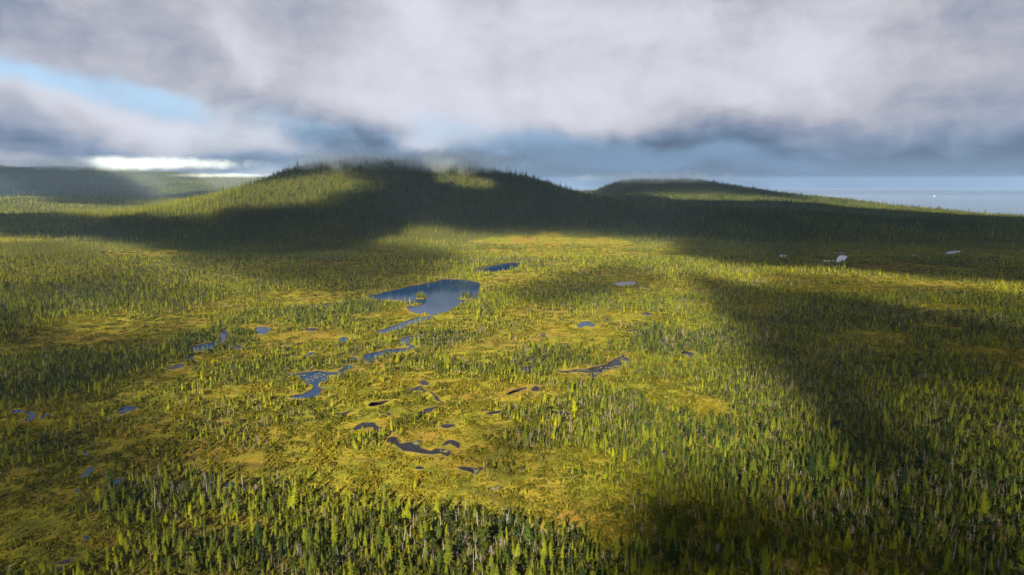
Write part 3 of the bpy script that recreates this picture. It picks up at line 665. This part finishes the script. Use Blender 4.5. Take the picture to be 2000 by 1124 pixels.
# the ones that show largest become things of their own
px, py = project(P[:, 0], P[:, 1], Z); hh = np.where(kind == 1, 6.0, np.where(kind == 2, 7.0, 9.0)) * size
_, pyt = project(P[:, 0], P[:, 1], Z + hh)
app = (py - pyt) * np.where((px > 8) & (px < 1992) & (py < 1122), 1, 0)
single = np.zeros(N, bool)
KINDS = [('narrow_conifer', 'narrow conifer', 'conifer', CON, 'narrow conifers along the lower edge of the forest'), ('shore_pine', 'bushy pine', 'pine', PIN, 'bushy pines among the nearer conifers'),
         ('dead_tree', 'bleached dead tree', 'dead tree', SNG, 'bleached dead trees among the nearer conifers')]
CAP = [300, 260, 280]
def ordinal(n): return '%d%s' % (n, 'th' if 10 <= n % 100 <= 20 else {1: 'st', 2: 'nd', 3: 'rd'}.get(n % 10, 'th'))
for kd, (nm, word, cat, pool_, grp) in enumerate(KINDS):
    k = np.where(kind == kd)[0]; k = k[np.argsort(-app[k])][:CAP[kd]]; k = k[app[k] > 0]
    single[k] = True
    k = k[np.argsort(-py[k])]; rows = np.array_split(k, 12)
    med = np.median(app[k]); hi_, lo_ = np.quantile(app[k], [.75, .3])
    for ri, row in enumerate(rows):
        row = row[np.argsort(px[row])]
        for ci, i in enumerate(row):
            e = bpy.data.objects.new(nm, None); COL.objects.link(e)
            e.empty_display_size = 0.5
            e.location = (P[i, 0], P[i, 1], Z[i] - .08); e.rotation_euler = (lean[i, 0], lean[i, 1], yaw[i]); e.scale = (size[i] * wide[i], size[i] * wide[i], size[i])
            sz = 'tall' if app[i] > hi_ else ('short' if app[i] < lo_ else 'mid-height')
            if kd == 2: tone = ('twiggy' if var[i] in (3, 5) else ('broken-topped' if var[i] in (1, 4) else 'spindly'))
            else: tone = 'yellow-green' if tint[i] < .42 else ('mid-green' if tint[i] < .62 else 'dark green')
            e['label'] = '%s %s %s, %s rightwards in the %s row up from the bottom edge' % (sz, tone, word, ordinal(ci + 1), ordinal(ri + 1))
            e['category'] = cat; e['group'] = grp
            tm, cm, _ = pool_[var[i]]
            for pn, pm in (('trunk', tm), ('bare_branches' if kd == 2 else 'crown', cm)):
                o = bpy.data.objects.new(pn, pm); COL.objects.link(o); o.parent = e; o['tint'] = float(tint[i])
print('trees', N, 'single', single.sum())

# the rest of the forest: one scattered mass
def scatter(name, sources, pts, zs, variant, rot, scl, tnt, label, cat):
    src = bpy.data.collections.new(name + '_kinds')
    for i, s_ in enumerate(sources):
        o = bpy.data.objects.new('%s_kind_%02d' % (name, i), s_); src.objects.link(o)
    n = len(pts); me = bpy.data.meshes.new(name); me.vertices.add(n)
    me.vertices.foreach_set('co', np.column_stack([pts, zs]).astype(np.float32).ravel())
    for an, ty, val in (('variant', 'INT', variant.astype(np.int32)), ('tint', 'FLOAT', tnt.astype(np.float32))):
        a = me.attributes.new(an, ty, 'POINT'); a.data.foreach_set('value', val)
    for an, val in (('rot', rot), ('scl', scl)):
        a = me.attributes.new(an, 'FLOAT_VECTOR', 'POINT'); a.data.foreach_set('vector', val.astype(np.float32).ravel())
    me.update()
    o = link(name, me, kind='stuff', label=label, category=cat)
    ng = bpy.data.node_groups.new(name, 'GeometryNodeTree')
    ng.interface.new_socket('Geometry', in_out='INPUT', socket_type='NodeSocketGeometry'); ng.interface.new_socket('Geometry', in_out='OUTPUT', socket_type='NodeSocketGeometry')
    nn, ll = ng.nodes, ng.links
    gi, go = nn.new('NodeGroupInput'), nn.new('NodeGroupOutput')
    ip = nn.new('GeometryNodeInstanceOnPoints'); ci = nn.new('GeometryNodeCollectionInfo')
    ci.inputs['Collection'].default_value = src; ci.inputs['Separate Children'].default_value = True; ci.inputs['Reset Children'].default_value = True
    def attr(an, ty):
        q = nn.new('GeometryNodeInputNamedAttribute'); q.data_type = ty; q.inputs['Name'].default_value = an
        return [s for s in q.outputs if s.enabled and s.name == 'Attribute'][0]
    er = nn.new('FunctionNodeEulerToRotation')
    ll.new(gi.outputs[0], ip.inputs['Points']); ll.new(ci.outputs[0], ip.inputs['Instance'])
    ip.inputs['Pick Instance'].default_value = True
    ll.new(attr('variant', 'INT'), ip.inputs['Instance Index']); ll.new(attr('rot', 'FLOAT_VECTOR'), er.inputs[0]); ll.new(er.outputs[0], ip.inputs['Rotation']); ll.new(attr('scl', 'FLOAT_VECTOR'), ip.inputs['Scale'])
    ll.new(ip.outputs[0], go.inputs[0])
    md = o.modifiers.new('scatter', 'NODES'); md.node_group = ng
    return o
rot = np.column_stack([lean, yaw]); scl = np.column_stack([size * wide, size * wide, size])
isfar = P[:, 1] > 1150
def grow(sel, name, sources, offs, lab, cat):
    scatter(name, sources, P[sel], Z[sel] - .1, offs[sel], rot[sel], scl[sel], tint[sel], lab, cat)
rest = ~single
k = rest & (kind == 0) & ~isfar; grow(k, 'conifer_forest', [c[2] for c in CON], var, 'yellow-green conifers spread over the bog, a mass beyond counting', 'forest')
k = rest & (kind == 1) & ~isfar; grow(k, 'pine_woods', [c[2] for c in PIN], var, 'bushy dark pines mixed through the bog conifers', 'forest')
k = rest & (kind == 2) & (P[:, 1] < 2250); grow(k, 'dead_wood_foliage', [c[2] for c in SNG], var, 'pale dead trees sprinkled through the whole forest', 'dead trees')
k = rest & (kind != 2) & isfar; grow(k, 'hill_forest', [c[2] for c in FAR], var % 4, 'dark green forest covering the hills and the coast', 'forest')

# low shrubs and sedge of the open bog
bp_, bz, bt = [], [], []
for a, b, st in ((150, 480, 4.0), (480, 820, 5.2), (820, 1400, 8.0)):
    p = cands(a, b, st, .93); zz, pdv = ground_at(p)
    pr = 0.28 + 0.75 * fbm(p[:, 0], p[:, 1], 34, 81, 3)
    pr = pr * (0.75 + 0.25 * sst(0.03, 0.35, density(p[:, 0], p[:, 1], zz)))
    k = (rng.random(len(p)) < pr) & (pdv > 3.0)
    bp_.append(p[k]); bz.append(zz[k])
bp_ = np.concatenate(bp_); bz = np.concatenate(bz); n = len(bp_)
bdn = density(bp_[:, 0], bp_[:, 1], bz)
bv = np.where(rng.random(n) < .25 + .45 * bdn, rng.integers(4, 7, n), rng.integers(0, 4, n))
bs = rng.uniform(.7, 1.15, n)
btint = np.clip(0.30 + 0.9 * (fbm(bp_[:, 0], bp_[:, 1], 50, 83, 3) - .5) + .3 * (rng.random(n) - .5) + .25 * bdn, 0, 1)
scatter('shrubbery', SHR, bp_, bz - .05, bv, np.column_stack([np.zeros(n), np.zeros(n), rng.random(n) * 6.28]), np.column_stack([bs, bs, bs]), btint, 'low golden and olive heath and sedge covering the open bog', 'shrubs')
print('shrub patches', n)

# ------------------------------------------------------------------ clouds added out of view, shaped to cast the shade on the land
def terrain_hit(px, py):
    d = ray(px, py); d = d / np.linalg.norm(d)
    t = np.concatenate([np.arange(150, 3000, 6), np.arange(3000, 12000, 25)])
    xx, yy, zz = d[0] * t, d[1] * t, CAM_Z + d[2] * t
    hgt = height(xx, yy) + 3
    k = np.where(zz < hgt)[0]
    i = k[0] if len(k) else int(np.argmin(zz - hgt))
    return xx[i], yy[i], hgt[i]
CLOUD_Z = 1400.0
def shade_cloud_at(px, py):
    a, b, c = terrain_hit(px, py) if py < 480 else (*G(px, py), 2.0)
    L = (CLOUD_Z - c) / math.tan(R(SUN_EL))
    return a - shd[0] * L, b - shd[1] * L
def m_cloud(name, dens):
    m, t, out = mat(name)
    v = t.n('ShaderNodeVolumePrincipled', ins={'Color': (0.64, 0.79, 1.0, 1), 'Density': dens, 'Anisotropy': 0.3}); t.link(v.outputs[0], out.inputs['Volume']); return m  # blue tint keeps the fill under the added clouds dim and cool
M_CLOUD = m_cloud('shade_cloud_vapour', 0.15)
def make_shade_cloud(polypx, thick, soft, label, holes=(), seed=0, spots=None):  # outline and thickness follow the wanted shade on the ground
    q = np.array([shade_cloud_at(*p) for p in polypx]) if spots is None else np.array([(a - shd[0] * (CLOUD_Z - c) / math.tan(R(SUN_EL)), b - shd[1] * (CLOUD_Z - c) / math.tan(R(SUN_EL))) for a, b, c in spots])
    lo, hi = q.min(0) - soft * 1.6, q.max(0) + soft * 1.6
    st = max(14.0, min(45.0, max(hi - lo) / 70))
    xs = np.arange(lo[0], hi[0] + st, st); ys = np.arange(lo[1], hi[1] + st, st)
    XX, YY = np.meshgrid(xs, ys); xf, yf = XX.ravel(), YY.ravel()
    wob = (fbm(xf, yf, soft * 2.2, 301 + seed, 4) - .5) * soft * 1.7
    d = sdist(xf, yf, q) + wob
    t = sst(soft, -soft, d)
    for hp in holes:
        hq = np.array([shade_cloud_at(*p) for p in hp]); t = t * sst(-soft * .25, soft * .35, sdist(xf, yf, hq) + wob * .3)
    T = (thick / 10 * t * (0.75 + 0.9 * (fbm(xf, yf, soft * 1.5, 331 + seed, 3) - .25))).reshape(XX.shape)
    keep = T > 0.12
    cell = keep[:-1, :-1] & keep[1:, :-1] & keep[:-1, 1:] & keep[1:, 1:]
    ids = {}; v = []; f = []
    bump = 6 * (fbm(xf, yf, 120, 351 + seed, 3) - .5).reshape(XX.shape)
    def vid(i, j, top):
        kk = (i, j, top)
        if kk not in ids:
            ids[kk] = len(v); v.append((XX[i, j], YY[i, j], CLOUD_Z + bump[i, j] + (T[i, j] * .72 if top else -T[i, j] * .28)))
        return ids[kk]
    ci, cj = np.where(cell)
    for i, j in zip(ci.tolist(), cj.tolist()):
        a = [(i, j), (i, j + 1), (i + 1, j + 1), (i + 1, j)]
        f.append([vid(*p, True) for p in a]); f.append([vid(*p, False) for p in reversed(a)])
        for (p, p2, ni, nj) in ((a[0], a[1], i - 1, j), (a[1], a[2], i, j + 1), (a[2], a[3], i + 1, j), (a[3], a[0], i, j - 1)):
            if not (0 <= ni < cell.shape[0] and 0 <= nj < cell.shape[1] and cell[ni, nj]):
                f.append([vid(*p2, True), vid(*p, True), vid(*p, False), vid(*p2, False)])
    if f: link('cloud', mesh('cloud', v, f, [M_CLOUD]), kind='stuff', label=label, category='cloud')
make_shade_cloud([(705,300),(830,300),(1000,330),(1110,368),(1200,383),(1330,391),(1450,394),(1600,398),(2100,432),(2100,482),(1800,488),(1600,480),(1400,468),(1250,462),(1050,452),(900,440),(840,428),(785,430),(748,455),(740,475),(700,492),(560,500),(420,498),(330,490),(280,470),(200,457),(60,456),(-60,446),(-60,418),(120,420),(250,428),(330,432),(420,428),(450,404),(560,408),(640,404),(680,385),(735,372),(720,350)],
           125, 85, 'broad unseen cloud added to shade the big hill and the dark coast forest', holes=[[(840,330),(900,336),(975,360),(930,364),(865,350)]], seed=1)
make_shade_cloud([(1345,535),(1470,562),(1700,592),(2080,655),(2080,745),(1850,762),(1720,742),(1650,785),(1610,812),(1540,745),(1460,672),(1392,610)], 62, 24, 'thin unseen cloud added to shade the plain beyond the sunlit bog', seed=2)
make_shade_cloud([(1215,965),(1300,932),(1400,965),(1500,985),(1650,1010),(1800,1050),(2080,1070),(2080,1250),(1120,1250),(1190,1050)], 110, 14, 'dense unseen cloud added to shade the lowest corner of the forest', seed=3)
make_shade_cloud([(905,862),(1000,868),(1085,882),(1060,912),(950,928),(905,905)], 75, 9, 'small unseen cloud added to shade the mossy clearing', seed=4)
make_shade_cloud([(990,562),(1060,540),(1200,518),(1290,530),(1320,555),(1250,568),(1150,580),(1090,606),(1020,600),(995,588)], 28, 24, 'ragged unseen cloud added to shade the wood behind the lake', seed=5)
make_shade_cloud([(-120,880),(60,900),(150,985),(300,1085),(700,1112),(900,1130),(900,1260),(-200,1260)], 44, 22, 'unseen veil of cloud added to dim the lower corner of the bog', seed=6)
make_shade_cloud([(-60,600),(60,612),(110,650),(60,690),(-60,700)], 55, 22, 'small unseen cloud added to shade the wood at the edge', seed=7)
make_shade_cloud([(1560,822),(1680,800),(1760,860),(1800,930),(1700,940),(1600,905)], 60, 16, 'small thin unseen cloud added to shade the dense conifers', seed=8)
make_shade_cloud([(1330,470),(1500,474),(1750,480),(2080,484),(2080,560),(1850,545),(1650,528),(1450,520),(1330,500)], 80, 40, 'long thin unseen cloud added to shade the plain of silvery ponds', seed=9)
make_shade_cloud([(-60,300),(150,315),(550,338),(520,352),(400,374),(285,384),(270,402),(130,398),(120,385),(-60,385)], 95, 140, 'unseen bank of cloud added to shade the distant wooded slope', seed=10)

make_shade_cloud(None, 95, 90, 'unseen cloud added to shade the summit of the big hill', seed=11, spots=[(-640, 1780, 170), (-380, 1760, 180), (320, 1900, 150), (380, 2450, 190), (-680, 2400, 215)])  # added to keep direct sun off the summit mist
make_shade_cloud(None, 70, 160, 'unseen cloud added to shade the flat-topped far hill', seed=12, spots=[(500, 3500, 190), (1500, 3500, 170), (1700, 4900, 170), (400, 4900, 190)])  # added sunward of the far hill to shade its mist
make_shade_cloud([(-120,690),(60,640),(200,660),(330,640),(380,680),(330,760),(300,860),(330,960),(200,1010),(60,930),(-120,900)], 42, 50, 'thin unseen veil of cloud added to dim the wooded edge of the bog', seed=13)
make_shade_cloud([(1600,720),(1750,735),(1900,770),(2080,760),(2080,1080),(1800,1040),(1650,960),(1600,860)], 34, 30, 'faint unseen veil of cloud added to dim the far corner of the forest', seed=14)
make_shade_cloud([(300,480),(560,490),(740,470),(830,482),(905,505),(890,528),(800,550),(700,566),(560,556),(400,530)], 46, 60, 'thin unseen cloud added to shade the moor at the foot of the big hill', seed=15)
make_shade_cloud([(1480,530),(1700,545),(2080,590),(2080,650),(1800,600),(1500,565)], 30, 40, 'wispy unseen cloud added to dim the lit strip of the plain', seed=16)
make_shade_cloud([(-80,470),(150,480),(300,520),(420,560),(380,610),(150,600),(-80,590)], 22, 70, 'wispy unseen cloud added to dim the wood under the hill shoulder', seed=17)
# high cloud sheet added out of view to shade the sea, far land and haze
hv, hf = [], []; RR, AA = 14, 60
for top in (0, 1):
    for k in range(RR + 1):
        rr_ = 20000 * (k / RR) ** 0.7
        for q in range(AA):
            a = R(-22 + 224 * q / (AA - 1)); nz = float(vn(k * 3.1 + q, q * 1.7, 2.5, 91)); wob_ = 1 + 0.10 * math.sin(3 * a + 1) * (k / RR) + 0.06 * math.sin(11 * a)
            th = 240 * max(0.0, 1 - (k / RR) ** 2.2) * (0.6 + 0.8 * nz) + 2.0
            hv.append((rr_ * wob_ * math.cos(a) if k else 0.0, rr_ * wob_ * math.sin(a) if k else -200.0 + q * 0.5, 6000 + 60 * nz + (th if top else 0)))
O_ = (RR + 1) * AA
for k in range(RR):
    for q in range(AA - 1):
        p0, p1, p2, p3 = k * AA + q, k * AA + q + 1, (k + 1) * AA + q + 1, (k + 1) * AA + q
        hf.append((p0, p1, p2, p3)); hf.append((O_ + p3, O_ + p2, O_ + p1, O_ + p0))
for q in range(AA - 1):
    a_, b_ = RR * AA + q, RR * AA + q + 1; hf.append((a_, b_, O_ + b_, O_ + a_))
    hf.append((q + 1, q, O_ + q, O_ + q + 1))
for k in range(RR):
    a_, b_ = k * AA, (k + 1) * AA; hf.append((a_, b_, O_ + b_, O_ + a_))
    a_, b_ = k * AA + AA - 1, (k + 1) * AA + AA - 1; hf.append((b_, a_, O_ + a_, O_ + b_))
link('cloud', mesh('cloud', hv, hf, [m_cloud('shade_sheet_vapour', 0.004)]), kind='stuff', label='high unseen cloud sheet added to shade the sea and far land', category='cloud')
# mist resting on the summits
def m_mist(name, dens, sc):
    m, t, out = mat(name)
    ob = t.n('ShaderNodeTexCoord').outputs['Object']
    ln = t.n('ShaderNodeVectorMath', operation='LENGTH'); t.link(ob, ln.inputs[0])
    pos = t.n('ShaderNodeNewGeometry').outputs['Position']
    nz = t.noise(pos, sc, 5, 0.6, 0.6)
    fo = t.ramp(t.m('ADD', ln.outputs['Value'], t.m('MULTIPLY_ADD', nz, -2.4, 1.15)), 0.9, 0.1)
    v = t.n('ShaderNodeVolumePrincipled', ins={'Color': (0.80, 0.91, 1.0, 1), 'Anisotropy': 0.0}); t.link(t.m('MULTIPLY', fo, dens), v.inputs['Density'])
    t.link(v.outputs[0], out.inputs['Volume']); return m
M_MIST = m_mist('mist_vapour', 0.013, 0.018); M_MISTF = m_mist('far_mist_vapour', 0.0016, 0.006)
def mist(px, py, dist_, rx, rz, ry, label, m):
    d = ray(px, py); c = d * (dist_ / d[1])
    bm = bmesh.new(); bmesh.ops.create_icosphere(bm, subdivisions=2, radius=1.06); me = bpy.data.meshes.new('mist'); bm.to_mesh(me); bm.free(); me.materials.append(m)
    o = link('mist', me, kind='stuff', label=label, category='mist'); o.location = (c[0], c[1], CAM_Z + c[2]); o.scale = (rx, ry, rz)
mist(690, 316, 1860, 170, 38, 150, 'thin mist drifting over the left brow of the big hill', M_MIST)
mist(870, 319, 1880, 230, 42, 160, 'mist cap hanging on the summit of the big hill', M_MIST)
mist(1300, 348, 3950, 520, 46, 420, 'mist bank lying on the flat-topped far hill', M_MISTF)
mist(240, 320, 6900, 1400, 80, 900, 'low cloud resting on the distant wooded slope', M_MISTF)
mist(440, 343, 6300, 560, 26, 400, 'bright strip of fog below the low cloud', M_MISTF)

M_VALE = m_mist('valley_vapour', 0.00014, 0.0012)
mist(180, 352, 5000, 2300, 210, 650, 'pale blue haze filling the distant valley', M_VALE)
# ------------------------------------------------------------------ boat on the sea
d = ray(1825, 384); tt = (CAM_Z - SEA_Z) / -d[2]; bc = np.array([d[0] * tt, d[1] * tt])
boat = bpy.data.objects.new('fishing_boat', None); COL.objects.link(boat); boat.location = (bc[0], bc[1], SEA_Z); boat.rotation_euler = (0, 0, R(172)); boat.scale = (1.4, 1.4, 1.4)
boat['label'] = 'tiny white fishing boat on the pale sea'; boat['category'] = 'boat'
hv, hf = [], []
st = [(-9, 2.2, 1.6), (-4, 2.7, 1.7), (2, 2.6, 2.0), (6, 1.7, 2.6), (9.5, 0.1, 3.3)]
for xx, b_, dk in st: hv += [(xx, -b_, dk), (xx, -b_ * .7, -.3), (xx, b_ * .7, -.3), (xx, b_, dk)]
for i in range(4):
    for j in range(3): hf.append((4 * i + j, 4 * i + 4 + j, 4 * i + 5 + j, 4 * i + 1 + j))
    hf.append((4 * i + 3, 4 * i + 7, 4 * i + 4, 4 * i))
hf.append((0, 1, 2, 3)); link('hull', mesh('hull', hv, hf, [M_HULL]), boat)
def boxm(x0, x1, y0, y1, z0, z1, taper=0.0):
    v = [(x0, y0, z0), (x1, y0, z0), (x1, y1, z0), (x0, y1, z0), (x0 + taper, y0 + taper, z1), (x1 - taper, y0 + taper, z1), (x1 - taper, y1 - taper, z1), (x0 + taper, y1 - taper, z1)]
    return v, [(3, 2, 1, 0), (4, 5, 6, 7), (0, 1, 5, 4), (1, 2, 6, 5), (2, 3, 7, 6), (3, 0, 4, 7)]
link('wheelhouse', mesh('wheelhouse', *boxm(-1, 4, -1.6, 1.6, 1.75, 5.2, .25), [M_HULL]), boat)
mv, mf = [], []; tube(mv, mf, [(-1.5, 0, 1.7), (-1.5, 0, 9)], [.14, .06], 6); link('mast', mesh('mast', mv, mf, [M_HULL]), boat)
wv2 = []; wf = []
for k in range(13):
    s_ = k * 26; wd = 2.0 + k * 1.5; yo = 3 * math.sin(k * .5)
    wv2 += [(bc[0] + 14 + s_, bc[1] - wd + yo, SEA_Z + .25), (bc[0] + 14 + s_, bc[1] + wd + yo, SEA_Z + .25)]
for k in range(12): wf.append((2 * k, 2 * k + 2, 2 * k + 3, 2 * k + 1))
link('wake', mesh('wake', wv2, wf, [M_WAKE]), kind='stuff', label='pale wake trailing behind the tiny boat', category='wake')

# ------------------------------------------------------------------ haze
m, t, out = mat('haze_air')
v = t.n('ShaderNodeVolumePrincipled', ins={'Color': (0.36, 0.56, 0.92, 1), 'Density': 2.5e-5, 'Anisotropy': 0.1}); t.link(v.outputs[0], out.inputs['Volume'])
hv, hf = boxm(-91000, 91000, -61000, 35400, -72.0, 470.0)
link('haze', mesh('haze', hv, hf, [m]), kind='stuff', label='thin blue haze hanging over land and sea', category='haze')
